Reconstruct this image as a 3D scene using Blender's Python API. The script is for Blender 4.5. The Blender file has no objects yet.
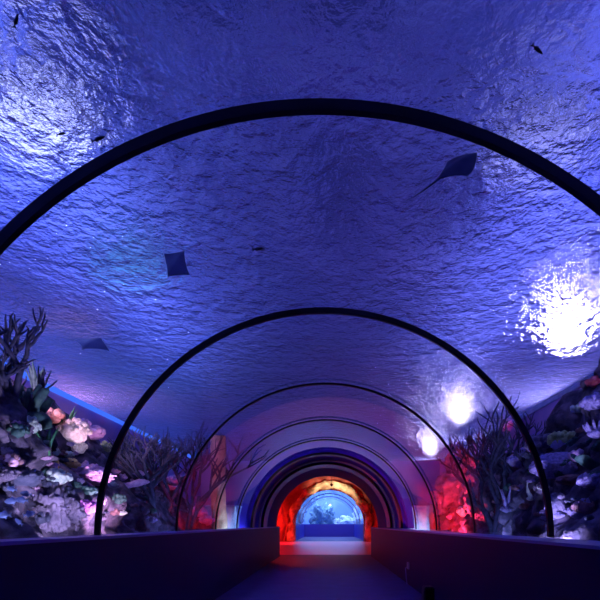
import bpy, bmesh, math, random
from mathutils import Vector, Matrix, noise
from mathutils.bvhtree import BVHTree

S = bpy.context.scene
COL = S.collection
R = math.radians
PI = math.pi

# ------------------------------------------------------------------ camera, world, exposure
CAM = Vector((0, 0, 1.05))
VX, VY, F = 328.0, 524.0, 480.0
cd = bpy.data.cameras.new('camera')
cam = bpy.data.objects.new('camera', cd)
COL.objects.link(cam)
cam.location = CAM
cam.rotation_euler = (R(90), 0, 0)
cd.sensor_width = 36
cd.lens = 36 * F / 600
cd.shift_x = (300 - VX) / 600
cd.shift_y = (VY - 300) / 600
cd.clip_start = 0.02
cd.clip_end = 200
S.camera = cam

W = bpy.data.worlds.new('world')
S.world = W
W.use_nodes = True
W.node_tree.nodes['Background'].inputs[0].default_value = (0.03, 0.05, 0.5, 1)
W.node_tree.nodes['Background'].inputs[1].default_value = 0.3

S.view_settings.view_transform = 'Standard'
S.view_settings.look = 'None'
S.view_settings.gamma = 1
S.view_settings.exposure = 0.0
S.cycles.max_bounces = 10
S.cycles.transparent_max_bounces = 24
S.cycles.transmission_bounces = 8
S.cycles.glossy_bounces = 5
S.cycles.diffuse_bounces = 3
S.cycles.sample_clamp_indirect = 4
S.cycles.caustics_reflective = True
S.cycles.caustics_refractive = True

def light(name, kind, loc, energy, color, size=0.3, target=None, size_y=None, spot=None, blend=0.6, parent=None):
    ld = bpy.data.lights.new(name, kind)
    ld.energy = energy
    ld.color = color
    if kind == 'AREA':
        ld.shape = 'RECTANGLE' if size_y else 'DISK'
        ld.size = size
        if size_y: ld.size_y = size_y
    else:
        ld.shadow_soft_size = size
    if kind == 'SPOT':
        ld.spot_size = R(spot or 70)
        ld.spot_blend = blend
    o = bpy.data.objects.new(name, ld)
    COL.objects.link(o)
    o.location = loc
    if target is not None:
        o.rotation_euler = (Vector(target) - Vector(loc)).to_track_quat('-Z', 'Y').to_euler()
    if parent: o.parent = parent
    return o

WZ = 3.10            # water level
XL, XR = -4.15, 3.65 # the tank's back walls
# added long blue uplights either side of the tank light the hall ceiling
light('uplight', 'AREA', (-4.8, 8, 4.45), 1500, (0.20, 0.28, 0.92), 0.4, (-4.8, 8, 6.2), 20)
light('uplight', 'AREA', (4.5, 8, 4.45), 1400, (0.23, 0.27, 0.92), 0.4, (4.5, 8, 6.2), 20)
# added floods, out of view, that light the reef
# (kept low behind the knee walls, on the tank floor)
REEF_FILL_LIGHTS = [
    (-2.00, 2.4, 0.62, 45, (0.45, 0.45, 1.0), (-3.4, 3.4, 2.4), 110, 'violet', 'first along the left side'),
    (-2.00, 3.9, 0.62, 120, (0.80, 0.65, 1.0), (-3.5, 5.4, 3.2), 90, 'violet', 'second along the left side'),
    (-2.00, 5.2, 0.62, 230, (1.0, 0.55, 0.85), (-4.1, 6.6, 3.4), 75, 'pink', 'third along the left side'),
    (-2.00, 7.4, 0.62, 30, (0.30, 0.35, 1.0), (-3.4, 8.4, 2.6), 90, 'violet', 'fourth along the left side'),
    (2.02, 2.6, 0.62, 100, (0.50, 0.45, 1.0), (3.5, 3.8, 3.2), 95, 'violet', 'first along the right side'),
    (2.02, 4.4, 0.62, 120, (0.55, 0.48, 1.0), (3.4, 5.6, 3.2), 95, 'violet', 'second along the right side'),
    (2.02, 6.4, 0.62, 25, (0.35, 0.42, 1.0), (3.3, 7.8, 3.2), 90, 'violet', 'third along the right side'),
    (1.98, 10.9, 0.62, 50, (0.45, 0.70, 1.0), (2.4, 12.6, 1.4), 130, 'pale blue', 'last along the right side'),
    (-1.98, 10.5, 0.62, 50, (0.45, 0.65, 1.0), (-2.5, 12.4, 1.4), 130, 'pale blue', 'last along the left side'),
]
RED_LIGHTS = [
    (2.0, 8.1, 0.62, 520, (1.0, 0.03, 0.07), (3.0, 9.6, 2.2), 130),
    (-2.0, 8.4, 0.62, 60, (1.0, 0.02, 0.04), (-3.0, 9.5, 1.6), 100),
]

# ------------------------------------------------------------------ materials
def nodes(name):
    m = bpy.data.materials.new(name)
    m.use_nodes = True
    nt = m.node_tree
    nt.nodes.clear()
    out = nt.nodes.new('ShaderNodeOutputMaterial')
    return m, nt, out

def principled(name, c1, c2=None, scale=6, rough=0.7, metal=0.0, bump=0.0, bscale=20, spec=0.5, c3=None, detail=4, coat=0):
    m, nt, out = nodes(name)
    p = nt.nodes.new('ShaderNodeBsdfPrincipled')
    nt.links.new(p.outputs[0], out.inputs[0])
    p.inputs['Roughness'].default_value = rough
    p.inputs['Metallic'].default_value = metal
    p.inputs['Specular IOR Level'].default_value = spec
    p.inputs['Coat Weight'].default_value = coat
    tc = nt.nodes.new('ShaderNodeTexCoord')
    if c2 is None:
        p.inputs['Base Color'].default_value = (*c1, 1)
    else:
        n = nt.nodes.new('ShaderNodeTexNoise')
        n.inputs['Scale'].default_value = scale
        n.inputs['Detail'].default_value = detail
        nt.links.new(tc.outputs['Object'], n.inputs['Vector'])
        cr = nt.nodes.new('ShaderNodeValToRGB')
        cr.color_ramp.elements[0].position = 0.36
        cr.color_ramp.elements[0].color = (*c1, 1)
        cr.color_ramp.elements[1].position = 0.64
        cr.color_ramp.elements[1].color = (*c2, 1)
        if c3:
            e = cr.color_ramp.elements.new(0.5)
            e.color = (*c3, 1)
        nt.links.new(n.outputs[0], cr.inputs[0])
        nt.links.new(cr.outputs[0], p.inputs['Base Color'])
    if bump:
        n2 = nt.nodes.new('ShaderNodeTexNoise')
        n2.inputs['Scale'].default_value = bscale
        n2.inputs['Detail'].default_value = 5
        nt.links.new(tc.outputs['Object'], n2.inputs['Vector'])
        b = nt.nodes.new('ShaderNodeBump')
        b.inputs['Strength'].default_value = bump
        b.inputs['Distance'].default_value = 0.03
        nt.links.new(n2.outputs[0], b.inputs['Height'])
        nt.links.new(b.outputs[0], p.inputs['Normal'])
    return m

def emission(name, c, s):
    m, nt, out = nodes(name)
    e = nt.nodes.new('ShaderNodeEmission')
    e.inputs[0].default_value = (*c, 1)
    e.inputs[1].default_value = s
    nt.links.new(e.outputs[0], out.inputs[0])
    return m

def acrylic(name, ior=1.42, tint=(0.93, 0.95, 1.0)):
    m, nt, out = nodes(name)
    t = nt.nodes.new('ShaderNodeBsdfTransparent'); t.inputs[0].default_value = (*tint, 1)
    g = nt.nodes.new('ShaderNodeBsdfGlossy'); g.inputs['Roughness'].default_value = 0.03
    fr = nt.nodes.new('ShaderNodeFresnel'); fr.inputs[0].default_value = ior
    ge = nt.nodes.new('ShaderNodeNewGeometry')
    s = nt.nodes.new('ShaderNodeMath'); s.operation = 'SUBTRACT'; s.inputs[0].default_value = 1
    nt.links.new(ge.outputs['Backfacing'], s.inputs[1])
    mu = nt.nodes.new('ShaderNodeMath'); mu.operation = 'MULTIPLY'
    nt.links.new(fr.outputs[0], mu.inputs[0]); nt.links.new(s.outputs[0], mu.inputs[1])
    mx = nt.nodes.new('ShaderNodeMixShader')
    nt.links.new(mu.outputs[0], mx.inputs[0]); nt.links.new(t.outputs[0], mx.inputs[1]); nt.links.new(g.outputs[0], mx.inputs[2])
    nt.links.new(mx.outputs[0], out.inputs[0])
    return m

def water_surface():
    m, nt, out = nodes('rippled_water')
    tc = nt.nodes.new('ShaderNodeTexCoord')
    def ns(scale, detail, dist, ww=(1, 1, 1)):
        mp = nt.nodes.new('ShaderNodeMapping'); mp.inputs['Scale'].default_value = ww
        nt.links.new(tc.outputs['Object'], mp.inputs[0])
        n = nt.nodes.new('ShaderNodeTexNoise')
        n.inputs['Scale'].default_value = scale; n.inputs['Detail'].default_value = detail
        n.inputs['Distortion'].default_value = dist
        nt.links.new(mp.outputs[0], n.inputs['Vector'])
        return n
    a = ns(2.2, 2, 0.3); b = ns(9, 4, 0.5, (1, 0.8, 1)); c = ns(30, 3, 0.3)
    def bump(n, d, prev=None):
        bb = nt.nodes.new('ShaderNodeBump'); bb.inputs['Strength'].default_value = 1; bb.inputs['Distance'].default_value = d
        nt.links.new(n.outputs[0], bb.inputs['Height'])
        if prev: nt.links.new(prev.outputs[0], bb.inputs['Normal'])
        return bb
    n1 = bump(a, 0.08); n2 = bump(b, 0.12, n1); n3 = bump(c, 0.03, n2)
    fr = nt.nodes.new('ShaderNodeFresnel'); fr.inputs[0].default_value = 1.06
    nt.links.new(n3.outputs[0], fr.inputs[1])
    mr = nt.nodes.new('ShaderNodeMapRange')
    mr.inputs[3].default_value = 0.22; mr.inputs[4].default_value = 0.66
    nt.links.new(fr.outputs[0], mr.inputs[0])
    gl = nt.nodes.new('ShaderNodeBsdfGlossy'); gl.inputs['Roughness'].default_value = 0.10
    nt.links.new(n3.outputs[0], gl.inputs['Normal'])
    rf = nt.nodes.new('ShaderNodeBsdfRefraction'); rf.inputs['IOR'].default_value = 1.07; rf.inputs['Roughness'].default_value = 0.13
    rf.inputs[0].default_value = (0.95, 0.97, 1, 1)
    nt.links.new(n3.outputs[0], rf.inputs['Normal'])
    tr = nt.nodes.new('ShaderNodeBsdfTransparent')
    m1 = nt.nodes.new('ShaderNodeMixShader'); m1.inputs[0].default_value = 0.95
    nt.links.new(tr.outputs[0], m1.inputs[1]); nt.links.new(rf.outputs[0], m1.inputs[2])
    m2 = nt.nodes.new('ShaderNodeMixShader')
    nt.links.new(mr.outputs[0], m2.inputs[0]); nt.links.new(m1.outputs[0], m2.inputs[1]); nt.links.new(gl.outputs[0], m2.inputs[2])
    tl = nt.nodes.new('ShaderNodeBsdfTranslucent'); tl.inputs[0].default_value = (0.55, 0.60, 0.95, 1)
    nt.links.new(n2.outputs[0], tl.inputs['Normal'])
    m3 = nt.nodes.new('ShaderNodeMixShader'); m3.inputs[0].default_value = 0.20
    nt.links.new(m2.outputs[0], m3.inputs[1]); nt.links.new(tl.outputs[0], m3.inputs[2])
    nt.links.new(m3.outputs[0], out.inputs[0])
    return m

M = {}
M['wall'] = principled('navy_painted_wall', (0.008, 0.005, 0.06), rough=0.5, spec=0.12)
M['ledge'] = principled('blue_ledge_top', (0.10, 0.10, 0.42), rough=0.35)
M['floor'] = principled('blue_vinyl_floor', (0.05, 0.03, 0.20), (0.065, 0.04, 0.24), scale=3, rough=0.55, spec=0.25)
M['floor_pink'] = principled('glossy_violet_floor', (0.50, 0.14, 0.38), rough=0.35, spec=0.6)
M['rib'] = principled('black_rib_metal', (0.006, 0.006, 0.012), rough=0.35, spec=0.4)
M['vault'] = principled('dark_blue_vault_paint', (0.05, 0.03, 0.62), rough=0.6, spec=.05)
M['seam'] = principled('grey_blue_seam', (0.30, 0.30, 0.55), rough=0.4)
M['acrylic'] = acrylic('clear_acrylic')
M['water'] = water_surface()
M['tank'] = principled('blue_tank_liner', (0.22, 0.17, 0.48), (0.42, 0.28, 0.58), scale=0.9, rough=0.8, bump=0.3, bscale=4)
M['hall'] = principled('hall_ceiling_paint', (0.06, 0.07, 0.20), (0.34, 0.35, 0.56), scale=0.8, rough=0.85)  # dark and pale patches put in the colour to vary the water's brightness
M['hallwall'] = principled('hall_wall_paint', (0.15, 0.16, 0.4), rough=0.85)
M['beam'] = principled('dark_ceiling_panel', (0.02, 0.02, 0.10), rough=0.7)
M['rock'] = principled('reef_rock', (0.03, 0.03, 0.06), (0.17, 0.14, 0.22), scale=7, rough=0.95, bump=1.0, bscale=16, c3=(0.08, 0.07, 0.12), detail=8)
M['rock_pale'] = principled('pale_reef_rock', (0.12, 0.11, 0.20), (0.30, 0.26, 0.40), scale=9, rough=0.85, bump=0.8, bscale=25)
M['rock_red'] = principled('rust_rock', (0.30, 0.06, 0.05), (0.60, 0.14, 0.12), scale=2.2, rough=0.9, bump=1, bscale=5)
M['rock_gold'] = principled('sandy_rock', (0.28, 0.18, 0.12), (0.90, 0.74, 0.50), scale=2.2, rough=0.85, bump=1, bscale=6)
M['pale_block'] = principled('pale_blue_block', (0.35, 0.50, 0.72), (0.55, 0.70, 0.88), scale=7, rough=0.7, bump=0.3)  # pale colour imitating reflections, on the blocks and the right waterline
M['bright_blue'] = principled('bright_blue_paint', (0.05, 0.05, 0.55), rough=0.4)
M['metal'] = principled('lamp_housing_metal', (0.05, 0.05, 0.06), rough=0.4, metal=0.6)
M['branch_dark'] = principled('dark_branch_coral', (0.015, 0.02, 0.06), (0.05, 0.05, 0.12), scale=20, rough=0.8)
M['branch_blue'] = principled('slate_branch_coral', (0.03, 0.04, 0.09), (0.07, 0.08, 0.15), scale=20, rough=0.8)
M['green'] = principled('green_frond', (0.03, 0.16, 0.08), (0.08, 0.32, 0.14), scale=20, rough=0.6)
M['darkgreen'] = principled('dark_green_coral', (0.02, 0.07, 0.08), (0.06, 0.16, 0.14), scale=20, rough=0.7)
M['cream'] = principled('cream_coral', (0.62, 0.55, 0.42), (0.95, 0.90, 0.78), scale=25, rough=0.7, bump=0.4, bscale=60)
M['salmon'] = principled('salmon_coral', (0.62, 0.22, 0.16), (0.95, 0.62, 0.50), scale=14, rough=0.7, bump=0.5, bscale=50)
M['pink'] = principled('pink_coral', (0.50, 0.28, 0.55), (0.85, 0.60, 0.85), scale=14, rough=0.7, bump=0.5, bscale=50)
M['lav'] = principled('lavender_coral', (0.28, 0.24, 0.55), (0.52, 0.46, 0.85), scale=30, rough=0.7, bump=0.8, bscale=60)
M['lime'] = principled('lime_coral', (0.30, 0.42, 0.16), (0.62, 0.72, 0.30), scale=20, rough=0.7, bump=0.5, bscale=60)
M['yellow'] = principled('yellow_coral', (0.65, 0.42, 0.10), (0.95, 0.78, 0.30), scale=20, rough=0.7, bump=0.5, bscale=60)
M['magenta'] = principled('magenta_coral', (0.50, 0.08, 0.50), (0.85, 0.35, 0.85), scale=20, rough=0.7)
M['red'] = principled('red_coral', (0.65, 0.05, 0.10), (0.95, 0.25, 0.30), scale=20, rough=0.7)
M['brown'] = principled('brown_coral', (0.25, 0.13, 0.16), (0.42, 0.24, 0.26), scale=20, rough=0.7, bump=0.5, bscale=60)
M['mint'] = principled('mint_coral', (0.42, 0.60, 0.55), (0.80, 0.92, 0.85), scale=20, rough=0.7, bump=0.5, bscale=60)
M['fish_dark'] = principled('dark_fish_skin', (0.012, 0.012, 0.03), rough=0.4)
M['fish_pale'] = principled('silver_blue_fish_skin', (0.30, 0.38, 0.62), rough=0.35, metal=0.2)
M['ray'] = principled('grey_ray_skin', (0.26, 0.33, 0.46), (0.36, 0.42, 0.56), scale=8, rough=0.5)
M['ray_dark'] = principled('dark_ray_skin', (0.05, 0.06, 0.12), (0.09, 0.10, 0.18), scale=8, rough=0.5)
M['lens'] = emission('lamp_lens', (0.80, 0.74, 1.0), 14)
M['lens_red'] = emission('red_lamp_lens', (1.0, 0.05, 0.05), 8)
M['led'] = emission('blue_led', (0.06, 0.18, 1.0), 1.1)

# ------------------------------------------------------------------ mesh helpers
def obj(name, bm, mat, parent=None, smooth=False, loc=None):
    me = bpy.data.meshes.new(name)
    bmesh.ops.recalc_face_normals(bm, faces=bm.faces) if getattr(obj, 'recalc', True) else None
    if smooth == 'arch':
        for e in bm.edges:
            if len(e.link_faces) == 2 and e.link_faces[0].normal.dot(e.link_faces[1].normal) < .6: e.smooth = False
    bm.to_mesh(me); bm.free()
    if smooth:
        for p in me.polygons: p.use_smooth = smooth != 'arch' or abs(p.normal.y) < .9
    me.materials.append(mat)
    o = bpy.data.objects.new(name, me)
    COL.objects.link(o)
    if parent: o.parent = parent
    if loc is not None: o.location = loc
    return o

def tag(o, label, cat, group=None, kind=None):
    o['label'] = label; o['category'] = cat
    if group: o['group'] = group
    if kind: o['kind'] = kind
    return o

def struct(name, bm, mat, smooth=False):
    o = obj(name, bm, mat, smooth=smooth)
    o['kind'] = 'structure'
    return o

def empty(name, loc=(0, 0, 0), rot=(0, 0, 0)):
    o = bpy.data.objects.new(name, None)
    o.empty_display_size = 0.1
    COL.objects.link(o); o.location = loc; o.rotation_euler = rot
    return o

def box(bm, x0, x1, y0, y1, z0, z1):
    vs = [bm.verts.new((x, y, z)) for z in (z0, z1) for x, y in ((x0, y0), (x1, y0), (x1, y1), (x0, y1))]
    for f in ((3, 2, 1, 0), (4, 5, 6, 7), (0, 1, 5, 4), (1, 2, 6, 5), (2, 3, 7, 6), (3, 0, 4, 7)):
        bm.faces.new([vs[i] for i in f])
    return bm

def tube(bm, pts, rads, n=7, cap=True):
    rings = []
    prev = None
    for i, p in enumerate(pts):
        p = Vector(p)
        d = (Vector(pts[min(i + 1, len(pts) - 1)]) - Vector(pts[max(i - 1, 0)]))
        if d.length < 1e-6: d = Vector((0, 0, 1))
        d.normalize()
        u = prev if prev else (d.cross(Vector((0, 0, 1))) if abs(d.z) < 0.9 else d.cross(Vector((1, 0, 0))))
        u = (u - d * u.dot(d)).normalized(); v = d.cross(u); prev = u
        rings.append([bm.verts.new(p + (u * math.cos(2 * PI * k / n) + v * math.sin(2 * PI * k / n)) * rads[i]) for k in range(n)])
    for a, b in zip(rings, rings[1:]):
        for k in range(n):
            bm.faces.new((a[k], a[(k + 1) % n], b[(k + 1) % n], b[k]))
    if cap:
        bm.faces.new(rings[0][::-1]); bm.faces.new(rings[-1])

def arch_solid(x0, zc, r0, r1, y0, y1, n=72, a0=0.0, a1=PI, drop=0.0):
    """half ring between radius r0 and r1, from y0 to y1; drop adds straight legs below the spring line"""
    prof = []
    if drop: prof.append((a0, -drop))
    for i in range(n + 1): prof.append((a0 + (a1 - a0) * i / n, 0))
    if drop: prof.append((a1, -drop))
    bm = bmesh.new()
    rows = []
    for a, dz in prof:
        c, s = math.cos(a), math.sin(a)
        rows.append([bm.verts.new((x0 + r * c, y, zc + r * s + dz)) for r, y in ((r0, y0), (r0, y1), (r1, y1), (r1, y0))])
    for p, q in zip(rows, rows[1:]):
        for k in range(4):
            bm.faces.new((p[k], p[(k + 1) % 4], q[(k + 1) % 4], q[k]))
    bm.faces.new(rows[0][::-1]); bm.faces.new(rows[-1])
    return bm

def blob(bm, c, r, sub=2, amp=0.25, freq=2.5, scale=(1, 1, 1), seed=0, rot=None):
    res = bmesh.ops.create_icosphere(bm, subdivisions=sub, radius=1)
    for v in res['verts']:
        d = v.co.normalized()
        k = 1 + amp * noise.noise(d * freq + Vector((seed * 7.3, seed * 3.1, 1.7))) + amp * 0.4 * noise.noise(d * freq * 3 + Vector((seed, 5, 9)))
        p = Vector((d.x * scale[0], d.y * scale[1], d.z * scale[2])) * r * k
        if rot is not None: p = rot @ p
        v.co = Vector(c) + p

def P(px, py, Y):
    return Vector(((px - VX) * Y / F, Y, CAM.z + (VY - py) * Y / F))

# ------------------------------------------------------------------ the room: walls, floor, vault
WL, WR = -1.57, 1.40
ZL, ZR = 0.965, 0.938
AX, AZ, AR = -0.03, 0.95, 1.70
END = 15.6
RIBS = [-0.05, 1.85, 3.62, 5.50, 7.42, 9.15]
GLASS_END = 10.7

struct('floor', box(bmesh.new(), -3.4, 3.4, -3, 46, -0.1, 0.0), M['floor'])
def knee(name, xa, xb, ztop, side):
    bm = bmesh.new(); box(bm, min(xa, xb), max(xa, xb), -3, END, 0, ztop)
    o = struct(name, bm, M['wall'])
    return o
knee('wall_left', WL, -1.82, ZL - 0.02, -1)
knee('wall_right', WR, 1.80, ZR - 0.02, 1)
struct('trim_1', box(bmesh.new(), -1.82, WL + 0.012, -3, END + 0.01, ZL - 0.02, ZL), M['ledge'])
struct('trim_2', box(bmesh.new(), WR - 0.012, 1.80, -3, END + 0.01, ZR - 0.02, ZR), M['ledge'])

stops = [-3.0] + RIBS + [GLASS_END]
for i, (a, b) in enumerate(zip(stops, stops[1:])):
    struct('window_%d' % (i + 1), arch_solid(AX, AZ, AR + 0.03, AR + 0.07, a, b, n=96), M['acrylic'], smooth='arch')
rib_words = ['overhead, crossing the upper half of the view', 'landing halfway along the left wall top, second largest',
             'third in line, thin, in front of the red lit coral', 'fourth in line, framing the smaller arches',
             'smallest and faintest, just before the dark end vault']
for i, y in enumerate(RIBS):
    if i == 0: continue
    rb = obj('arch_rib', arch_solid(AX, AZ, AR - (0.012 if i < 3 else 0.004), AR + (0.029 if i < 3 else 0.018), y - 0.014, y + 0.014, n=128, drop=0.0), M['rib'], smooth='arch')
    tag(rb, 'black curved tunnel rib ' + rib_words[i - 1], 'rib', 'black ribs along the acrylic tunnel')

struct('ceiling', arch_solid(AX, AZ, AR, AR + 0.25, GLASS_END, END, drop=0.0), M['vault'])
struct('trim_3', arch_solid(AX, AZ, AR - 0.05, AR + 0.001, GLASS_END - 0.02, GLASS_END + 0.25), M['rib'])
struct('trim_4', arch_solid(AX, AZ, AR - 0.035, AR + 0.001, 11.9, 11.99), M['seam'])
struct('trim_5', arch_solid(AX, AZ, AR - 0.06, AR + 0.001, 12.4, 13.2), M['rib'])
struct('wall_back', box(bmesh.new(), -6.4, 6.4, -3.3, -3.0, -0.1, 6.1), M['hallwall'])

# the tank around the tunnel
struct('wall_tank_left', box(bmesh.new(), XL - 0.2, XL, -3, 16.1, -0.1, 3.35), M['tank'])
struct('wall_tank_right', box(bmesh.new(), XR, XR + 0.2, -3, 16.1, -0.1, 3.35), M['tank'])
def holed(name, y0, y1, x0, zc, r, xa, xb, zt, mat, z0=-0.05, n=48):
    """a wall across the tunnel with an arched opening"""
    bm = bmesh.new()
    box(bm, xa, x0 - r, y0, y1, z0, zt); box(bm, x0 + r, xb, y0, y1, z0, zt)
    prev = None
    for i in range(n + 1):
        x = x0 + r * math.cos(PI * i / n); z = zc + r * math.sin(PI * i / n)
        q = [bm.verts.new(c) for c in ((x, y0, z), (x, y1, z), (x, y1, zt), (x, y0, zt))]
        if prev:
            for k in range(4): bm.faces.new((prev[k], prev[(k + 1) % 4], q[(k + 1) % 4], q[k]))
        prev = q
    return struct(name, bm, mat)
holed('wall_tank_end', 15.7, 16.0, AX, AZ, AR + 0.2, XL, XR, 4.05, M['tank'])
struct('floor_tank_left', box(bmesh.new(), XL, -1.82, -3, 15.7, 0.2, 0.4), M['rock'])
struct('floor_tank_right', box(bmesh.new(), 1.80, XR, -3, 15.7, 0.2, 0.4), M['rock'])
struct('trim_6', box(bmesh.new(), XR - 0.03, XR - 0.002, -1, 15.5, 3.03, 3.12), M['pale_block'])  # pale strip stands in for the reflection along the right waterline

def water():
    bm = bmesh.new()
    nx, ny = 40, 96
    g = []
    for j in range(ny + 1):
        row = []
        for i in range(nx + 1):
            x = XL + 0.01 + (XR - XL - 0.02) * i / nx; y = -2.9 + 18.5 * j / ny
            z = WZ + 0.018 * noise.noise(Vector((x * 1.1, y * 0.9, 3)))
            row.append(bm.verts.new((x, y, z)))
        g.append(row)
    for j in range(ny):
        for i in range(nx):
            bm.faces.new((g[j][i], g[j][i + 1], g[j + 1][i + 1], g[j + 1][i]))
    return bm
obj.recalc = False
tag(obj('water_surface', water(), M['water'], smooth=True), 'rippling blue water surface seen from below over the tunnel', 'water', kind='stuff')
obj.recalc = True

# hall above the water
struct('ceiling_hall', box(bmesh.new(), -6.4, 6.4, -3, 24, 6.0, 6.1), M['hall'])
struct('wall_hall_left', box(bmesh.new(), -6.4, -6.2, -3, 24, 3.3, 6.0), M['hallwall'])
struct('wall_hall_right', box(bmesh.new(), 6.2, 6.4, -3, 24, 3.3, 6.0), M['hallwall'])
struct('wall_hall_end', box(bmesh.new(), -6.2, 6.2, 23.8, 24, 4.12, 6.0), M['hallwall'])
struct('floor_hall_left', box(bmesh.new(), -6.2, XL - 0.2, -3, 24, 3.3, 3.35), M['hallwall'])
struct('floor_hall_right', box(bmesh.new(), XR + 0.2, 6.2, -3, 24, 3.3, 3.35), M['hallwall'])
struct('floor_hall_end', box(bmesh.new(), XL - 0.2, XR + 0.2, 16.1, 24, 4.05, 4.1), M['hallwall'])
k = 7
for (x0, x1, y0, y1) in ((-1.75, -0.8, 3.6, 4.75), (-0.15, 0.55, 3.6, 4.8), (-0.15, 0.6, 6.6, 9), (-3.2, -2.2, 4.6, 6.2), (1.5, 2.6, 7, 9)):
    struct('trim_%d' % k, box(bmesh.new(), x0, x1, y0, y1, 5.85, 5.99), M['beam']); k += 1

# two small fittings at the foot of the right knee wall
e = empty('wall_socket', (WR, 8.3, 0.33)); tag(e, 'small grey wall socket low on the right knee wall', 'socket')
bm = bmesh.new(); box(bm, -.03, 0, -.06, .06, -.06, .06); bmesh.ops.bevel(bm, geom=bm.edges[:], offset=.006, segments=2, affect='EDGES'); obj('cover_plate', bm, M['seam'], e)
bm = bmesh.new(); tube(bm, [(-.03, 0, -.02), (-.06, 0, -.04), (-.05, 0, -.18), (-.03, .02, -.325)], [.008] * 4, 6); obj('cord', bm, M['seam'], e)
bm = bmesh.new(); box(bm, -.13, 0, -.10, .10, 0, .22); bmesh.ops.bevel(bm, geom=bm.edges[:], offset=.012, segments=2, affect='EDGES')
bx_ = obj('floor_box', bm, M['rib'], loc=(WR, 6.4, 0)); tag(bx_, 'small black box on the floor against the right knee wall', 'box')
bm = bmesh.new(); box(bm, -.138, -.13, -.07, .07, .05, .17); obj('grille', bm, M['metal'], bx_)
# ------------------------------------------------------------------ lamps
def lamp(loc, target, label, lens_r, energy, color, spot=100, red=False, name='aquarium_floodlight', group='floodlights hung over the water', lens=None, zt=None):
    q = (Vector(target) - Vector(loc)).to_track_quat('-Z', 'Y')
    e = empty(name, loc); e.rotation_mode = 'QUATERNION'; e.rotation_quaternion = q
    tag(e, label, 'lamp', group)
    bm = bmesh.new()
    prof = [(0.4 * lens_r, 0.16), (0.9 * lens_r, 0.10), (lens_r * 1.05, 0.0), (lens_r * 1.12, -0.04), (lens_r * 1.0, -0.04), (lens_r, -0.005)]
    rings = [[bm.verts.new((r * math.cos(2 * PI * i / 24), r * math.sin(2 * PI * i / 24), z)) for i in range(24)] for r, z in prof]
    for a, b in zip(rings, rings[1:]):
        for i in range(24): bm.faces.new((a[i], a[(i + 1) % 24], b[(i + 1) % 24], b[i]))
    bm.faces.new(rings[0])
    obj('housing', bm, M['metal'], e, smooth=True)
    bm = bmesh.new(); bmesh.ops.create_circle(bm, cap_ends=True, segments=24, radius=lens_r * 0.97)
    for v in bm.verts: v.co.z = -0.008
    bm.faces.ensure_lookup_table()
    obj('lens', bm, lens or (M['lens_red'] if red else M['lens']), e)
    bm = bmesh.new(); tube(bm, [(-lens_r * 1.1, 0, 0), (-lens_r * 1.15, 0, 0.1), (0, 0, 0.26 if zt != 0 else .12), (lens_r * 1.15, 0, 0.1), (lens_r * 1.1, 0, 0)], [0.012] * 5, 6)
    obj('bracket', bm, M['metal'], e)
    inv = q.inverted()
    zt = 6.0 if zt is None else zt
    top = inv @ Vector((0, 0, zt - loc[2]))
    if zt <= 0.01: zt = 0.4; top = inv @ Vector((0, 0, zt - loc[2]))
    b0 = Vector((0, 0, 0.26 if zt > 1 else .1)); bm = bmesh.new()
    tube(bm, [b0, b0 + (top - b0) * .5, top], [0.012] * 3, 6)
    obj('hanger_rod', bm, M['metal'], e)
    if energy:
        light('lamp_light', 'SPOT', (0, 0, -0.06), energy, color, lens_r * 0.7, None, spot=spot, parent=e)
    return e
lens_dim = emission('lamp_lens_soft', (0.30, 0.32, 1.0), 3)
for i, (x, y, z, e, c, t, sp, w, lb) in enumerate(REEF_FILL_LIGHTS):
    lamp((x, y, z), t, 'small %s floodlight standing on the tank floor, %s' % (w, lb), 0.07, e, c, sp, lens=lens_dim, zt=0, group='floodlights on the tank floor')
lamp((-3.75, 4.0, 2.86), (-4.1, 6.4, 2.75), 'small pink floodlight high behind the left reef outcrop', 0.05, 260, (1.0, 0.50, 0.80), 130, lens=lens_dim, zt=3.4, group='pink floodlight behind the outcrop')  # added to turn the back wall pink, hidden by the outcrop
for x, sw in ((-2.55, 'left'), (3.3, 'right')):
    lamp((x, 12.3, 2.3), (x * .8, 12.2, 1.0), 'small pale blue lamp hanging over the pale stone blocks on the %s' % sw, .06, 70, (.5, .75, 1.0), 120, lens=lens_dim, group='pale blue lamps over the stone blocks')  # lamps added to brighten the pale blocks
for i, (x, y, z, e, c, t, sp) in enumerate(RED_LIGHTS):
    lamp((x, y, z), t, 'small red floodlight standing on the tank floor on the %s' % ('right' if x > 0 else 'left'), 0.07, e, c, sp, red=True, name='red_lamp', group='red underwater lamps', zt=0)
BRIGHT = [((3.95, 7.9, 4.02), 0.27, 380, 'largest white glare over the right side of the tunnel'), ((3.3, 12.0, 3.68), 0.22, 90, 'white glare above the branching coral on the right'), ((3.28, 15.35, 3.42), 0.26, 60, 'oval white glare furthest down the right side')]
for loc, r, en, lb in BRIGHT:
    lamp(loc, (loc[0] - 0.5, loc[1] - 0.6, WZ), 'bright white floodlight above the water, ' + lb, r, en, (0.64, 0.52, 1.0), 160, name='white_floodlight', group='white floodlights over the right side')
for x, y, z, en, c, lb in ((-2.9, 4.8, 5.0, 42, (0.45, 0.48, 1.0), 'violet blue one nearest on the left'), (-2.8, 6.8, 4.5, 28, (0.15, 0.60, 1.0), 'teal one on the left'),
                           (-4.0, 7.6, 4.1, 170, (1.0, 0.5, 0.85), 'pink one on the left'), (2.3, 5.2, 5.0, 14, (0.40, 0.40, 1.0), 'violet one nearest on the right')):
    lamp((x, y, z), (x, y + .2, WZ), 'soft floodlight hung high over the water, ' + lb, .6, en, c, 160, lens=emission('soft_lens', c, .8))  # added to throw broad colour patches onto the water

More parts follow.
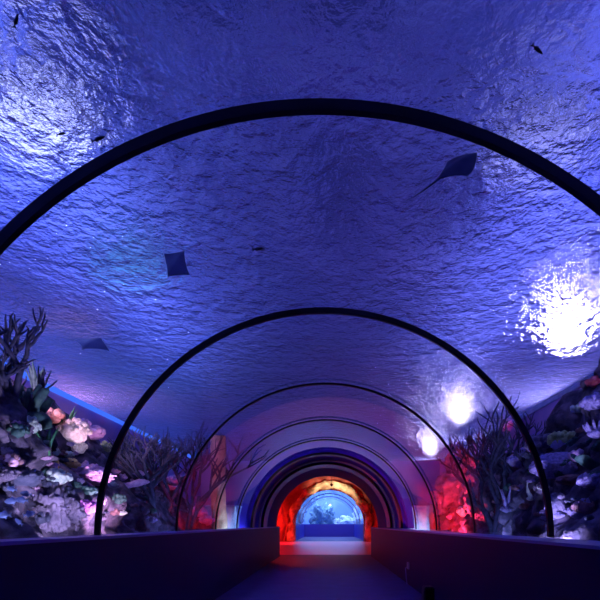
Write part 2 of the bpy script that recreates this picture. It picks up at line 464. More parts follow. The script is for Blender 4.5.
for x, sw in ((-4.8, 'left'), (4.5, 'right')):
    bm = bmesh.new()
    box(bm, x - .26, x + .26, -2, 18, 4.36, 4.40); box(bm, x - .26, x - .22, -2, 18, 4.40, 4.50); box(bm, x + .22, x + .26, -2, 18, 4.40, 4.50)
    e = empty('light_trough', (0, 0, 0)); tag(e, 'long metal light trough above the %s edge of the tank' % sw, 'light trough', 'light troughs beside the tank')  # housing made up for the added uplights
    obj('trough', bm, M['metal'], e)
    for yy in (-1.5, 3.3, 8, 12.5, 17.5):
        bm = bmesh.new(); tube(bm, [(x - .24, yy, 4.38), (x - .24, yy, 5.2), (x - .24, yy, 6.0)], [.012] * 3, 6); obj('hanger_rod', bm, M['metal'], e)
bm = bmesh.new(); tube(bm, [(XL + 0.06, y, 3.055) for y in (0, 6, 10, 15)], [0.045] * 4, 8)
tag(obj('light_strip', bm, M['led']), 'long blue light strip along the top of the left tank wall', 'light strip')  # glowing tube stands in for the blue reflection at the waterline

# ------------------------------------------------------------------ reefs
def reef_mesh(side, seed):
    bm = bmesh.new()
    ny, nu = 260, 56
    g = []
    for j in range(ny + 1):
        y = 0.3 + 10.8 * j / ny
        row = []
        g1 = math.exp(-((y - 3.7) / 1.1) ** 2) if side < 0 else 0
        top = 2.25 + 0.36 * g1 + 0.25 * noise.noise(Vector((y * 0.5, seed, 0))) + 0.16 * noise.noise(Vector((y * 1.7, seed, 4)))
        top += 0.28 * math.exp(-((y - 6.0) / 1.2) ** 2) if side < 0 else 0.05 + 0.5 * math.exp(-((y - 5.0) / 1.3) ** 2)
        top = min(top, 2.86)
        back = (abs(XL) if side < 0 else XR) - 0.02
        base = 2.45 if side < 0 else 2.30
        for i in range(nu + 1):
            u = i / nu
            if u < 0.8:
                s = u / 0.8
                z = 0.38 + (top - 0.38) * s
                x = base + (back - 0.55 - 0.75 * g1 - base) * s ** 1.3
            else:
                s = (u - 0.8) / 0.2
                z = top - 0.04 * s
                x = back - 0.55 - 0.75 * g1 + (0.55 + 0.75 * g1) * s
            w = min(1, u * 6) * min(1, (1 - u) * 6)
            q = Vector((y * 1.4, z * 1.6, seed))
            n1 = noise.fractal(q, 0.9, 2.1, 5)
            n2 = noise.noise(q * 2.6 + Vector((5, 1, 2)))
            x += w * (0.26 * n1 + 0.10 * n2 + 0.05 * noise.noise(q * 7))
            z += w * 0.15 * noise.noise(q * 1.8 + Vector((1, 8, 3)))
            e = min(1, max(0, (y - 10.3) / .75)); e = e * e * (3 - 2 * e)
            x = min(max(x * (1 - e) + back * e, 2.0), back)
            row.append(bm.verts.new((side * x, y, z)))
        g.append(row)
    for j in range(ny):
        for i in range(nu):
            f = (g[j][i], g[j + 1][i], g[j + 1][i + 1], g[j][i + 1])
            bm.faces.new(f if side < 0 else f[::-1])
    return bm
obj.recalc = False
bl = reef_mesh(-1, 2.3); br = reef_mesh(1, 9.7)
bv = {-1: BVHTree.FromBMesh(bl), 1: BVHTree.FromBMesh(br)}
tag(obj('rock_reef', bl, M['rock'], smooth=True), 'dark rocky reef slope behind the acrylic on the left of the tunnel', 'reef')
tag(obj('rock_reef', br, M['rock'], smooth=True), 'dark rocky reef slope behind the acrylic on the right of the tunnel', 'reef')
obj.recalc = True

def hit(px, py):
    d = (P(px, py, 10) - CAM).normalized()
    loc, nrm, _, _ = bv[-1 if px < VX else 1].ray_cast(CAM, d)
    for k in range(40):
        if loc is not None: break
        py += 2
        d = (P(px, py, 10) - CAM).normalized()
        loc, nrm, _, _ = bv[-1 if px < VX else 1].ray_cast(CAM, d)
    if loc is None:
        print('MISS', px, py)
        s = -1 if px < VX else 1
        Y = F * 3.2 / abs(px - VX)
        return P(px, py, Y), Vector((-s, 0, 0.3)), Y
    if nrm.dot(d) > 0: nrm = -nrm
    return loc, nrm, loc.y
def down(px, X):
    """where the reef top lies below a point at px, X"""
    s = -1 if px < VX else 1
    Y = F * abs(X) / abs(px - VX)
    loc, nrm, _, _ = bv[s].ray_cast(Vector((s * abs(X), Y, 3.05)), Vector((0, 0, -1)))
    return loc if loc is not None else Vector((s * abs(X), Y, 2.2))

rnd = random.Random(5)
def branch_coral(loc, top_px, mat, label, seed, group=None, spread=0.6, thick=0.045, levels=4, lean=(0, 0), fork=(2, 3)):
    h = max(.2, CAM.z + (VY - top_px) * loc.y / F - loc.z)
    r = random.Random(seed)
    bm = bmesh.new()
    zs = [0.01]
    def grow(p, d, L, rad, lv):
        pts = [p]; rads = [rad]
        q = p.copy(); dd = d.copy()
        for s in range(3):
            dd = (dd + Vector((r.uniform(-.34, .34), r.uniform(-.34, .34), r.uniform(-.06, .24)))).normalized()
            q = q + dd * L / 3
            pts.append(q.copy()); rads.append(rad * (1 - 0.14 * (s + 1)))
        if lv == 0: rads[-1] = rad * 0.45
        zs.append(q.z)
        if build: tube(bm, pts, rads, 6)
        if lv > 0:
            for k in range(r.randint(*fork)):
                a = r.uniform(0, 2 * PI)
                nd = (dd + Vector((math.cos(a), math.sin(a), r.uniform(0, .3))) * spread).normalized()
                grow(pts[-1] - dd * L * r.uniform(0.0, 0.4), nd, L * r.uniform(.62, .85), rad * 0.66, lv - 1)
    L0 = h * 0.36
    for build in (False, True):
        r.seed(seed)
        for k in range(3):
            a = 2 * PI * k / 3 + r.uniform(0, 1)
            grow(Vector((0, 0, -0.05)), Vector((math.cos(a) * .35 + lean[0], math.sin(a) * .35 + lean[1], 1)).normalized(), L0, thick, levels - 1)
        if not build: L0 *= h / max(zs)
    o = obj('branching_coral', bm, mat, smooth=True, loc=loc)
    return tag(o, label, 'coral', group)

def knobby_coral(loc, nrm, r, mat, label, seed, name='knobby_coral', n=40, knob=0.2, flat=0.6, group=None):
    rr = random.Random(seed)
    q = Vector(nrm).to_track_quat('Z', 'Y').to_matrix()
    bm = bmesh.new()
    blob(bm, (0, 0, 0), r * 0.85, 2, 0.2, 2.5, (1, 1, flat), seed, q)
    for k in range(n):
        z = rr.uniform(0, 1); a = rr.uniform(0, 2 * PI); s = math.sqrt(1 - z * z)
        d = Vector((s * math.cos(a), s * math.sin(a), z * flat))
        blob(bm, q @ (d * r * 0.88), r * knob * rr.uniform(.7, 1.3), 1, 0.15, 2, (1, 1, 1), seed + k)
    return tag(obj(name, bm, mat, smooth=True, loc=loc), label, 'coral', group)

def brain_coral(loc, r, mat, label, seed, scale=(1.3, 1, 0.6), name='brain_coral', group=None):
    bm = bmesh.new()
    res = bmesh.ops.create_icosphere(bm, subdivisions=5, radius=1)
    for v in res['verts']:
        d = v.co.normalized()
        k = 1 + 0.10 * noise.noise(d * 2 + Vector((seed, 0, 0))) + 0.045 * math.sin(22 * noise.noise(d * 2.6 + Vector((seed, 3, 3))))
        v.co = Vector((d.x * scale[0], d.y * scale[1], d.z * scale[2])) * r * k
    return tag(obj(name, bm, mat, smooth=True, loc=loc), label, 'coral', group)

def plate_coral(loc, rx, ry, mat, label, seed, tilt=(0, 0, 0), group=None, th=0.02):
    bm = bmesh.new()
    n, m = 36, 6
    top = []; bot = []
    for j in range(m + 1):
        a_, b_ = [], []
        for i in range(n):
            a = 2 * PI * i / n
            k = j / m
            edge = 1 + 0.16 * noise.noise(Vector((math.cos(a) * 2, math.sin(a) * 2, seed))) + 0.07 * math.sin(7 * a + seed)
            x = rx * k * edge * math.cos(a); y = ry * k * edge * math.sin(a)
            z = 0.05 * k * k + 0.03 * k * math.sin(5 * a + seed)
            t = th * (1.2 - k * 0.8)
            a_.append(bm.verts.new((x, y, z + t / 2)) if j else None); b_.append(bm.verts.new((x, y, z - t / 2 - (1 - k) * 0.05)) if j else None)
        top.append(a_); bot.append(b_)
    ct = bm.verts.new((0, 0, th / 2)); cb = bm.verts.new((0, 0, -0.07))
    for i in range(n):
        i2 = (i + 1) % n
        bm.faces.new((ct, top[1][i], top[1][i2])); bm.faces.new((cb, bot[1][i2], bot[1][i]))
        for j in range(1, m):
            bm.faces.new((top[j][i], top[j + 1][i], top[j + 1][i2], top[j][i2]))
            bm.faces.new((bot[j][i2], bot[j + 1][i2], bot[j + 1][i], bot[j][i]))
        bm.faces.new((top[m][i], bot[m][i], bot[m][i2], top[m][i2]))
    o = obj('plate_coral', bm, mat, smooth=True, loc=loc); o.rotation_euler = tilt
    return tag(o, label, 'coral', group)

def finger_coral(loc, nrm, h, rad, mat, label, seed, n=14, name='finger_coral', spread=0.9, tip=0.35, group=None, cat='coral'):
    rr = random.Random(seed)
    bm = bmesh.new()
    blob(bm, (0, 0, -0.02), rad * 0.9, 2, 0.2, 2, (1, 1, .5), seed)
    for k in range(n):
        a = rr.uniform(0, 2 * PI); t = rr.uniform(.1, spread)
        d = (Vector((math.cos(a) * t, math.sin(a) * t, 1)) + Vector(nrm) * 0.5).normalized()
        L = h * rr.uniform(.6, 1.05)
        p0 = Vector((math.cos(a), math.sin(a), 0)) * rad * 0.6 * t
        side_ = d.cross(Vector((math.sin(a * 3), math.cos(a * 2), .3))).normalized() * L * .12
        w = h * 0.13
        tube(bm, [p0, p0 + d * L * .35 + side_, p0 + d * L * .7 + side_ * .5, p0 + d * L * .95, p0 + d * L], [w, w * .95, w * .85, w * (.3 + tip), w * tip], 7)
    return tag(obj(name, bm, mat, smooth=True, loc=loc), label, cat, group)

def frond(loc, h, mat, label, seed, n=9, lean=(0, 0), group=None):
    rr = random.Random(seed)
    bm = bmesh.new()
    for k in range(n):
        a = rr.uniform(0, 2 * PI); L = h * rr.uniform(.6, 1.0); w = h * 0.06
        d = Vector((math.cos(a), math.sin(a), 0)); s = Vector((-d.y, d.x, 0))
        rows = []
        for i in range(8):
            t = i / 7
            p = d * (0.04 + L * 0.35 * t * t) + Vector((lean[0] * L * t, lean[1] * L * t, L * t))
            ww = w * (0.5 + math.sin(PI * min(t + .1, 1)) * .9) * (1 - t ** 4)
            up = d * 0.25 * ww
            rows.append([bm.verts.new(p - s * ww), bm.verts.new(p + up), bm.verts.new(p + s * ww), bm.verts.new(p - up)])
        for p, q in zip(rows, rows[1:]):
            for i in range(4): bm.faces.new((p[i], p[(i + 1) % 4], q[(i + 1) % 4], q[i]))
        bm.faces.new(rows[0][::-1]); bm.faces.new(rows[-1])
    return tag(obj('sea_grass', bm, mat, smooth=True, loc=loc), label, 'sea plant', group)

def rock(loc, r, mat, label, seed, scale=(1, 1, 1), name='reef_rock', group=None, amp=0.5, sub=5):
    bm = bmesh.new(); blob(bm, (0, 0, 0), r, sub, amp, 2.0, scale, seed)
    for v in bm.verts: v.co += v.co.normalized() * r * (0.22 * noise.noise(v.co * 4.5 / r + Vector((seed, 0, 0))) + 0.10 * noise.noise(v.co * 11 / r + Vector((seed, 4, 0))))
    return tag(obj(name, bm, mat, smooth=True, loc=loc), label, 'rock', group)

# --- left reef
def place(px, py, size_px, fn, embed=0.3):
    """fn(loc, normal, radius) at the reef point seen at (px, py)"""
    loc, nrm, Y = hit(px, py)
    r = size_px * Y / F
    return fn(loc + nrm * r * embed, nrm, r)

branch_coral(down(12, 2.85), 311, M['branch_dark'], 'dark bare branching coral reaching above the blue light strip at the far left', 3, thick=0.036, levels=4, spread=.7)
branch_coral(down(3, 2.85), 352, M['branch_dark'], 'dark branching coral low at the left edge under the taller one', 8, thick=0.030, levels=4, spread=.9)
branch_coral(down(22, 2.95), 368, M['branch_dark'], 'dark branching coral just under the blue light strip at the left', 18, thick=0.028, levels=3, spread=.9)
place(28, 418, 24, lambda l, n, r: finger_coral(l, n, r * 1.4, r, M['darkgreen'], 'dark green finger coral clump at the left edge', 4, n=26))
place(36, 392, 14, lambda l, n, r: frond(l, r * 2.2, M['darkgreen'], 'dark green upright sea plant above the salmon coral', 5, n=8))
place(50, 417, 13, lambda l, n, r: knobby_coral(l, n, r, M['salmon'], 'salmon and cream lumpy coral left of the cream coral cluster', 6, n=26, knob=.28))
place(74, 433, 16, lambda l, n, r: knobby_coral(l, n, r, M['cream'], 'large cream knobby coral cluster below the blue light strip', 7, n=70, knob=.17, flat=.9, name='cauliflower_coral'))
place(78, 448, 9, lambda l, n, r: knobby_coral(l, n, r, M['cream'], 'small cream knobby coral hanging below the large cream cluster', 17, n=30, knob=.2, flat=.9, name='cauliflower_coral'))
place(93, 424, 12, lambda l, n, r: knobby_coral(l, n, r, M['pink'], 'pale pink lumpy coral right of the cream cluster', 9, n=26, knob=.28))
place(104, 420, 9, lambda l, n, r: knobby_coral(l, n, r, M['lime'], 'pale green rounded coral near the end of the blue strip', 10, n=10, knob=.3))
place(66, 430, 10, lambda l, n, r: frond(l, r * 3.0, M['green'], 'tall green pointed sea plant in front of the cream coral', 11, n=4, lean=(.1, 0)))
place(45, 455, 12, lambda l, n, r: frond(l, r * 3.0, M['green'], 'bright green sea plant hanging over the rock shadow at the left', 12, n=9))
place(10, 462, 11, lambda l, n, r: knobby_coral(l, n, r, M['pink'], 'pinkish white coral lump at the left edge above the dark grape coral', 13, n=18, knob=.25))
place(22, 478, 22, lambda l, n, r: knobby_coral(l, n, r, M['branch_blue'], 'dark grape-like coral bank above the school of pale fish', 14, n=90, knob=.11, flat=.5, name='grape_coral'))
place(57, 478, 13, lambda l, n, r: knobby_coral(l, n, r, M['mint'], 'white and mint bubbly coral under the yellow sponge', 15, n=34, knob=.24))
place(57, 468, 4, lambda l, n, r: finger_coral(l, n, r * 3, r, M['yellow'], 'small upright yellow sponge on the white coral', 16, n=3, spread=.2))
place(73, 465, 9, lambda l, n, r: knobby_coral(l, n, r, M['yellow'], 'small yellow and orange coral on the lilac rock', 18, n=22, knob=.25))
place(88, 474, 17, lambda l, n, r: rock(l, r, M['pink'], 'lilac pink rock ledge beside the nearest big rib on the left', 19, (1.1, 1.2, .55)))
place(86, 508, 13, lambda l, n, r: knobby_coral(l, n, r, M['magenta'], 'magenta and white bubbly coral low beside the rib on the left', 20, n=50, knob=.16))
place(50, 510, 20, lambda l, n, r: rock(l, r, M['rock_pale'], 'upright mauve rock pillar low on the left above the wall', 21, (.8, .8, 1.2)))
place(70, 515, 15, lambda l, n, r: rock(l, r, M['rock_pale'], 'mauve rock lump right of the upright rock pillar', 22, (.9, .9, 1.1)))
for (x, y, rx, ry, lb, sd) in ((128, 484, .38, .16, 'long pale wavy plate coral just right of the big rib on the left', 1), (135, 475, .22, .12, 'short pale plate coral above the long wavy one', 2),
                               (167, 488, .34, .14, 'pale lens-shaped plate coral beside the red lit reef on the left', 4)):
    l, n, Y = hit(x, y)
    plate_coral(l + n * 0.10, rx, ry, M['pink'], lb, sd, (R(6), R(-3), R(35)))
branch_coral(down(153, 2.75), 424, M['branch_blue'], 'bushy dark blue branching coral behind the big rib on the left', 31, thick=.045, levels=5, spread=.75, fork=(3, 3))
branch_coral(down(186, 2.5), 420, M['branch_dark'], 'dark forked coral standing out against the pale glow on the left', 32, thick=.05, levels=4, spread=.75)
branch_coral(down(170, 2.9), 428, M['branch_blue'], 'dark branching coral between the bushy coral and the forked coral', 33, thick=.045, levels=5, spread=.8)

# --- right reef
l = down(494, 2.45)
branch_coral(l, 403, M['branch_dark'], 'large dark tree-like branching coral on the right of the tunnel', 41, thick=.06, levels=5, spread=.62)
branch_coral(down(507, 2.7), 415, M['branch_blue'], 'bluish branching coral right behind the large tree-like one', 42, thick=.045, levels=5, spread=.7)
branch_coral(down(482, 2.6), 425, M['branch_dark'], 'dark branching coral left of the large tree-like one', 44, thick=.045, levels=4, spread=.7)
place(560, 466, 26, lambda l, n, r: brain_coral(l, r * .85, M['lav'], 'lavender domed brain coral low on the right', 43))
place(573, 480, 15, lambda l, n, r: brain_coral(l, r * .8, M['brown'], 'reddish brown flat coral below the lavender brain coral', 44, (1.4, .9, .45), name='flat_coral'))
place(596, 466, 18, lambda l, n, r: plate_coral(l, r * 1.4, r * .8, M['darkgreen'], 'dark green plate coral at the right edge', 45, (R(8), R(12), 0)))
place(592, 482, 14, lambda l, n, r: knobby_coral(l, n, r, M['lav'], 'lavender knobby coral under the dark green plate coral', 46, n=30, knob=.25))
place(563, 441, 14, lambda l, n, r: knobby_coral(l, n, r, M['lime'], 'olive lumpy coral above the lavender brain coral', 47, n=30, knob=.25))
place(580, 409, 9, lambda l, n, r: knobby_coral(l, n, r, M['mint'], 'small pale mint and cream coral high on the right reef', 48, n=16, knob=.28))
place(596, 404, 14, lambda l, n, r: knobby_coral(l, n, r, M['lav'], 'pale lilac coral at the right edge beside the mint coral', 49, n=30, knob=.25))
place(596, 383, 9, lambda l, n, r: knobby_coral(l, n, r, M['red'], 'small red coral at the right edge near the waterline', 50, n=26, knob=.28))
place(597, 432, 10, lambda l, n, r: finger_coral(l, n, r * 1.2, r, M['lav'], 'violet spiky coral at the right edge', 51, n=22, tip=.1))
place(519, 462, 12, lambda l, n, r: knobby_coral(l, n, r, M['lav'], 'dim lavender coral just left of the big rib on the right', 52, n=26, knob=.25))
place(540, 445, 13, lambda l, n, r: rock(l, r, M['rock_pale'], 'dim violet rock behind the big rib on the right', 53, (1, 1, .8)))
place(556, 508, 11, lambda l, n, r: knobby_coral(l, n, r, M['rock_pale'], 'dim mauve coral column low beside the rib on the right', 54, n=26, knob=.25, flat=1.4))
place(586, 508, 13, lambda l, n, r: knobby_coral(l, n, r, M['brown'], 'dim rust coloured coral low at the right edge', 55, n=34, knob=.2))
place(531, 497, 5, lambda l, n, r: finger_coral(l, n, r * 3, r, M['mint'], 'small pale blue upright sponge left of the big rib on the right', 56, n=3, spread=.2))
place(508, 512, 12, lambda l, n, r: frond(l, r * 2.4, M['lav'], 'blue swaying sea plant low behind the right wall', 57, n=10))
for i, (x, y, s_, lb) in enumerate(((462, 488, 16, 'red lit coral mound nearest the bright patch on the right'), (447, 478, 12, 'red lit coral mound furthest down the right side'), (482, 492, 14, 'red lit lumpy coral beside the tree-like coral'),
                              (466, 512, 10, 'pale blotched coral at the foot of the red lit reef'), (486, 516, 9, 'pink lit coral low behind the right wall'))):
    place(x, y, s_, lambda l, n, r: knobby_coral(l, n, r, M['pink'] if i != 3 else M['cream'], lb, 60 + i, n=40, knob=.2))
for i, (x, y, s_, lb) in enumerate(((196, 480, 12, 'dim red lit coral mound on the left beside the rib'), (206, 505, 9, 'pale red tinged coral low on the left before the rock pillar'), (175, 470, 10, 'dark red lit coral mound behind the lens-shaped plate coral'))):
    place(x, y, s_, lambda l, n, r: knobby_coral(l, n, r, M['pink'], lb, 70 + i, n=40, knob=.2))

place(463, 482, 30, lambda l, n, r: rock(l, r, M['rock_pale'], 'large rough rock mound under red light on the right of the tunnel', 81, (.65, .9, .9)), 0)
place(446, 496, 20, lambda l, n, r: rock(l, r, M['rock_pale'], 'rough rock mound under red light nearest the ochre pillar', 82, (.6, .6, 1.1)), -.1)
place(484, 498, 20, lambda l, n, r: rock(l, r, M['rock_pale'], 'rough rock mound under red light below the tree-like coral', 83, (.8, .9, 1.2)), -.2)
# small growths scattered over both reefs
protos = []
def kn_mesh(seed, n, knob, flat):
    rr = random.Random(seed); bm = bmesh.new()
    blob(bm, (0, 0, 0), .85, 1, .3, 2, (1, 1, flat), seed)
    for k in range(n):
        z = rr.uniform(0, 1); a = rr.uniform(0, 2 * PI); q = math.sqrt(1 - z * z)
        blob(bm, (q * math.cos(a) * .9, q * math.sin(a) * .9, z * flat * .9), knob * rr.uniform(.7, 1.4), 1, .1, 2, (1, 1, 1), k)
    return bm
kinds = [('small_coral', kn_mesh(1, 22, .24, .7), 'lav', 'lilac'), ('small_coral', kn_mesh(2, 40, .16, .9), 'rock_pale', 'mauve'), ('small_coral', kn_mesh(3, 14, .34, .6), 'brown', 'rusty brown'),
         ('small_coral', kn_mesh(4, 26, .2, .8), 'mint', 'pale mint'), ('small_coral', kn_mesh(5, 30, .22, .5), 'branch_blue', 'slate blue'), ('small_coral', kn_mesh(6, 20, .26, .8), 'pink', 'pale pink'),
         ('small_coral', kn_mesh(7, 20, .26, .8), 'darkgreen', 'dark green')]
for nm, bm, mt, word in kinds:
    me = bpy.data.meshes.new(nm); bm.to_mesh(me); bm.free(); me.materials.append(M[mt])
    for p in me.polygons: p.use_smooth = True
    protos.append((nm, me, word))
sr = random.Random(21)
for sd, x0, x1 in ((-1, 2, 212), (1, 436, 598)):
    for k in range(95):
        px = sr.uniform(x0, x1); py = sr.uniform(425, 522)
        d = (P(px, py, 10) - CAM).normalized()
        loc, nrm, _, _ = bv[sd].ray_cast(CAM, d)
        if loc is None: continue
        if nrm.dot(d) > 0: nrm = -nrm
        nm, me, word = protos[sr.choice([0, 0, 1, 1, 2, 2, 3, 4, 4, 4, 5, 6, 6])]
        o = bpy.data.objects.new(nm, me); COL.objects.link(o)
        o.location = loc + nrm * .005
        q = (nrm + Vector((0, 0, .6))).normalized().to_track_quat('Z', 'Y')
        o.rotation_mode = 'QUATERNION'; o.rotation_quaternion = q
        sc_ = sr.uniform(.035, .10); o.scale = (sc_, sc_ * sr.uniform(.7, 1.2), sc_ * sr.uniform(.6, 1.3))
        sw = 'left' if sd < 0 else 'right'
        tag(o, 'one of the small %s coral clumps scattered over the %s reef rock' % (word, sw), 'coral', 'small %s clumps on the %s reef' % (word, sw))

# rock pillars, and pale blocks standing in for window reflections, deeper in the tank
def pillar(x, y, h, r, label, seed):
    bm = bmesh.new()
    n, m = 26, 40
    rows = []
    for j in range(m + 1):
        z = h * j / m
        row = []
        for i in range(n):
            a = 2 * PI * i / n
            d = Vector((math.cos(a), math.sin(a), 0))
            rr = r * (1 + .35 * noise.fractal(Vector((d.x * 1.4, d.y * 1.4, z * 1.7 + seed)), .9, 2, 4))
            row.append(bm.verts.new((d.x * rr, d.y * rr, z)))
        rows.append(row)
    for p, q in zip(rows, rows[1:]):
        for i in range(n): bm.faces.new((p[i], p[(i + 1) % n], q[(i + 1) % n], q[i]))
    bm.faces.new(rows[0][::-1]); bm.faces.new(rows[-1])
    return tag(obj('rock_pillar', bm, M['rock_gold'], smooth=True, loc=(x, y, 0.4)), label, 'rock', None)
pillar(-2.5, 10.95, 2.65, .17, 'tall sandy rock pillar rising to the water on the left', 3)
pillar(2.5, 10.9, 1.1, .2, 'short ochre rock pillar behind the right wall by the red reef', 8)

def block(x0, y0, w, d, z0, z1, label, seed):
    bm = bmesh.new()
    box(bm, 0, w, 0, d, 0, z1 - z0)
    bmesh.ops.bevel(bm, geom=bm.edges[:], offset=0.05, segments=3, affect='EDGES')
    o = obj('pale_stone_block', bm, M['pale_block'], smooth=True, loc=(x0, y0, z0))
    return tag(o, label, 'block', 'pale blue blocks behind the glass near the tunnel end')
block(-2.95, 11.3, .8, 1.1, .4, 1.5, 'pale blue stone block behind the left wall near the tunnel end, nearer one', 1)
block(-2.7, 12.4, .7, 1.3, .4, 1.48, 'pale blue stone block behind the left wall near the tunnel end, further one', 2)
block(2.02, 11.6, .7, 1.2, .4, 1.5, 'pale blue stone block behind the right wall near the tunnel end, nearer one', 3)
block(2.0, 12.9, .7, 1.3, .4, 1.48, 'pale blue stone block behind the right wall near the tunnel end, further one', 4)

# ------------------------------------------------------------------ fish and rays
def fish_mesh(L, hgt=.32, wid=.16):
    bm = bmesh.new()
    n, m = 12, 14
    rows = []
    for j in range(m + 1):
        t = j / m
        x = (0.5 - t * .82) * L
        k = math.sin(PI * min(1, t * .93 + .04)) ** .75
        hh = hgt * L * .5 * k; ww = wid * L * .5 * k
        rows.append([bm.verts.new((x, math.cos(2 * PI * i / n) * ww, math.sin(2 * PI * i / n) * hh)) for i in range(n)])
    for p, q in zip(rows, rows[1:]):
        for i in range(n): bm.faces.new((p[i], p[(i + 1) % n], q[(i + 1) % n], q[i]))
    bm.faces.new(rows[0][::-1]); bm.faces.new(rows[-1])
    def fin(pts, th=.012):
        a = [bm.verts.new((x * L, th * L, z * L)) for x, z in pts]; c = [bm.verts.new((x * L, -th * L, z * L)) for x, z in pts]
        bm.faces.new(a); bm.faces.new(c[::-1])
        for i in range(len(pts)):
            i2 = (i + 1) % len(pts); bm.faces.new((a[i], c[i], c[i2], a[i2]))
    fin([(-.27, .03), (-.5, .17), (-.44, 0), (-.5, -.17), (-.27, -.03)])
    fin([(.15, hgt * .42), (-.02, hgt * .72), (-.22, hgt * .38), (-.15, hgt * .2)])
    fin([(.0, -hgt * .42), (-.12, -hgt * .66), (-.22, -hgt * .3), (-.1, -hgt * .2)])
    return bm

def at_r(px, py, r):
    dx, dy = px - VX, VY - py
    # solve |(X, z-AZ)| = r along the ray
    lo, hi = 0.1, 40
    for _ in range(60):
        m_ = (lo + hi) / 2
        p = P(px, py, m_)
        if math.hypot(p.x - AX, p.z - AZ) < r: lo = m_
        else: hi = m_
    return P(px, py, lo)

def aim(px, py, r, L_px, ang, mat, label, group, squash=(.32, .16), name='small_fish'):
    p = at_r(px, py, r)
    L = L_px * p.y / F
    p2 = at_r(px + math.cos(R(ang)) * 3, py - math.sin(R(ang)) * 3, r)
    p2 = P(px + math.cos(R(ang)) * 3, py - math.sin(R(ang)) * 3, p.y)
    d = (p2 - p).normalized()
    o = obj(name, fish_mesh(L, *squash), mat, smooth=True, loc=p)
    o.rotation_mode = 'QUATERNION'; o.rotation_quaternion = d.to_track_quat('X', 'Z')
    return tag(o, label, 'fish', group)
for px, py, L, ang, lb in ((16, 21, 15, 75, 'small dark fish swimming near the top left corner'), (98, 139, 15, 20, 'small dark fish just above the big rib on the upper left'),
                           (61, 134, 10, 10, 'tiny dark fish left of the one above the big rib'), (115, 164, 9, 5, 'tiny dark fish partly behind the underside of the big rib'),
                           (537, 49, 15, -42, 'small dark fish near the top right corner'), (562, 299, 8, -60, 'tiny dark fish beside the largest white glare'),
                           (258, 249, 12, 8, 'tiny thin dark fish below the middle of the big rib')):
    aim(px, py, 2.05, L, ang, M['fish_dark'], lb, 'small dark fish over the tunnel', (.25, .16))
for px, py, L, ang, lb in ((12, 489, 11, 170, 'topmost small pale blue fish of the school at lower left'), (4, 515, 16, 180, 'largest pale blue fish cut by the left edge of the view'),
                           (12, 501, 15, 185, 'pale blue fish in the middle row of the school, left one'), (22, 500, 14, 175, 'pale blue fish in the middle row of the school, right one'),
                           (26, 494, 12, 170, 'pale blue fish upper right in the school'), (29, 514, 13, 15, 'pale blue round fish at the right end of the school'),
                           (19, 522, 10, 140, 'small pale blue fish at the bottom of the school')):
    aim(px, py, 1.95 if px > 8 else 1.9, L, ang, M['fish_pale'], lb, 'school of pale blue fish behind the left wall', (.42, .16), 'pale_fish')

def ray_fish(px, py, r, span_px, label, nose, roll, pitch, tail_len, curl=.25, mat='ray', fp=1.25):
    p = at_r(px, py, r)
    Wd = span_px * p.y / F
    a_ = R(nose)
    B = Matrix(((-math.sin(a_), math.cos(a_), 0), (0, 0, 1), (math.cos(a_), math.sin(a_), 0)))
    B = B @ Matrix.Rotation(R(roll), 3, 'Y') @ Matrix.Rotation(R(pitch), 3, 'X')
    e = empty('stingray', p); e.rotation_mode = 'QUATERNION'; e.rotation_quaternion = B.to_quaternion()
    tag(e, label, 'stingray', 'stingrays gliding over the tunnel')
    bm = bmesh.new()
    n, m = 28, 14
    top = {}; bot = {}
    # body in unit coordinates: nose at +y, wing tips at +-x
    for i in range(n + 1):
        s = -1 + 2 * i / n
        a = abs(s)
        front = 0.44 * (1 - a) ** fp
        back = -0.42 * (1 - a) ** 1.3 - 0.01
        if a > .999: front, back = -.02, -.03
        for j in range(m + 1):
            t = j / m
            y = back + (front - back) * t
            th = 0.085 * math.exp(-(a * 2.6) ** 2) * math.sin(PI * t) ** .6 + 0.022 * (1 - a) * math.sin(PI * t) ** .7 + 0.002
            zc = curl * a * a * .4
            top[i, j] = bm.verts.new((s * .5 * Wd, y * Wd, (zc + th) * Wd)); bot[i, j] = bm.verts.new((s * .5 * Wd, y * Wd, (zc - th * .6) * Wd))
    for i in range(n):
        for j in range(m):
            bm.faces.new((top[i, j], top[i + 1, j], top[i + 1, j + 1], top[i, j + 1]))
            bm.faces.new((bot[i, j + 1], bot[i + 1, j + 1], bot[i + 1, j], bot[i, j]))
        bm.faces.new((top[i, 0], bot[i, 0], bot[i + 1, 0], top[i + 1, 0])); bm.faces.new((top[i + 1, m], bot[i + 1, m], bot[i, m], top[i, m]))
    for j in range(m):
        bm.faces.new((top[0, j + 1], bot[0, j + 1], bot[0, j], top[0, j])); bm.faces.new((top[n, j], bot[n, j], bot[n, j + 1], top[n, j + 1]))
    obj('body', bm, M[mat], e, smooth=True)
    bm = bmesh.new()
    tube(bm, [(0, (-.34 - tail_len * t) * Wd, (.01 + .04 * math.sin(t * 3)) * Wd) for t in (0, .25, .5, .75, 1)], [w * Wd for w in (.03, .018, .012, .008, .003)], 6)
    obj('tail', bm, M[mat], e, smooth=True)
    return e
ray_fish(176, 264, 2.0, 34, 'grey diamond-shaped ray seen from below left of centre', -130, 0, 15, .12, .1)
ray_fish(457, 166, 2.0, 50, 'dark ray with a long thin tail under the big rib at upper right', 18, -38, -15, .95, .12, 'ray_dark', .6)
ray_fish(92, 343, 2.15, 38, 'dark ray over the pink glow above the blue light strip', 73, 0, 52, .2, .2)

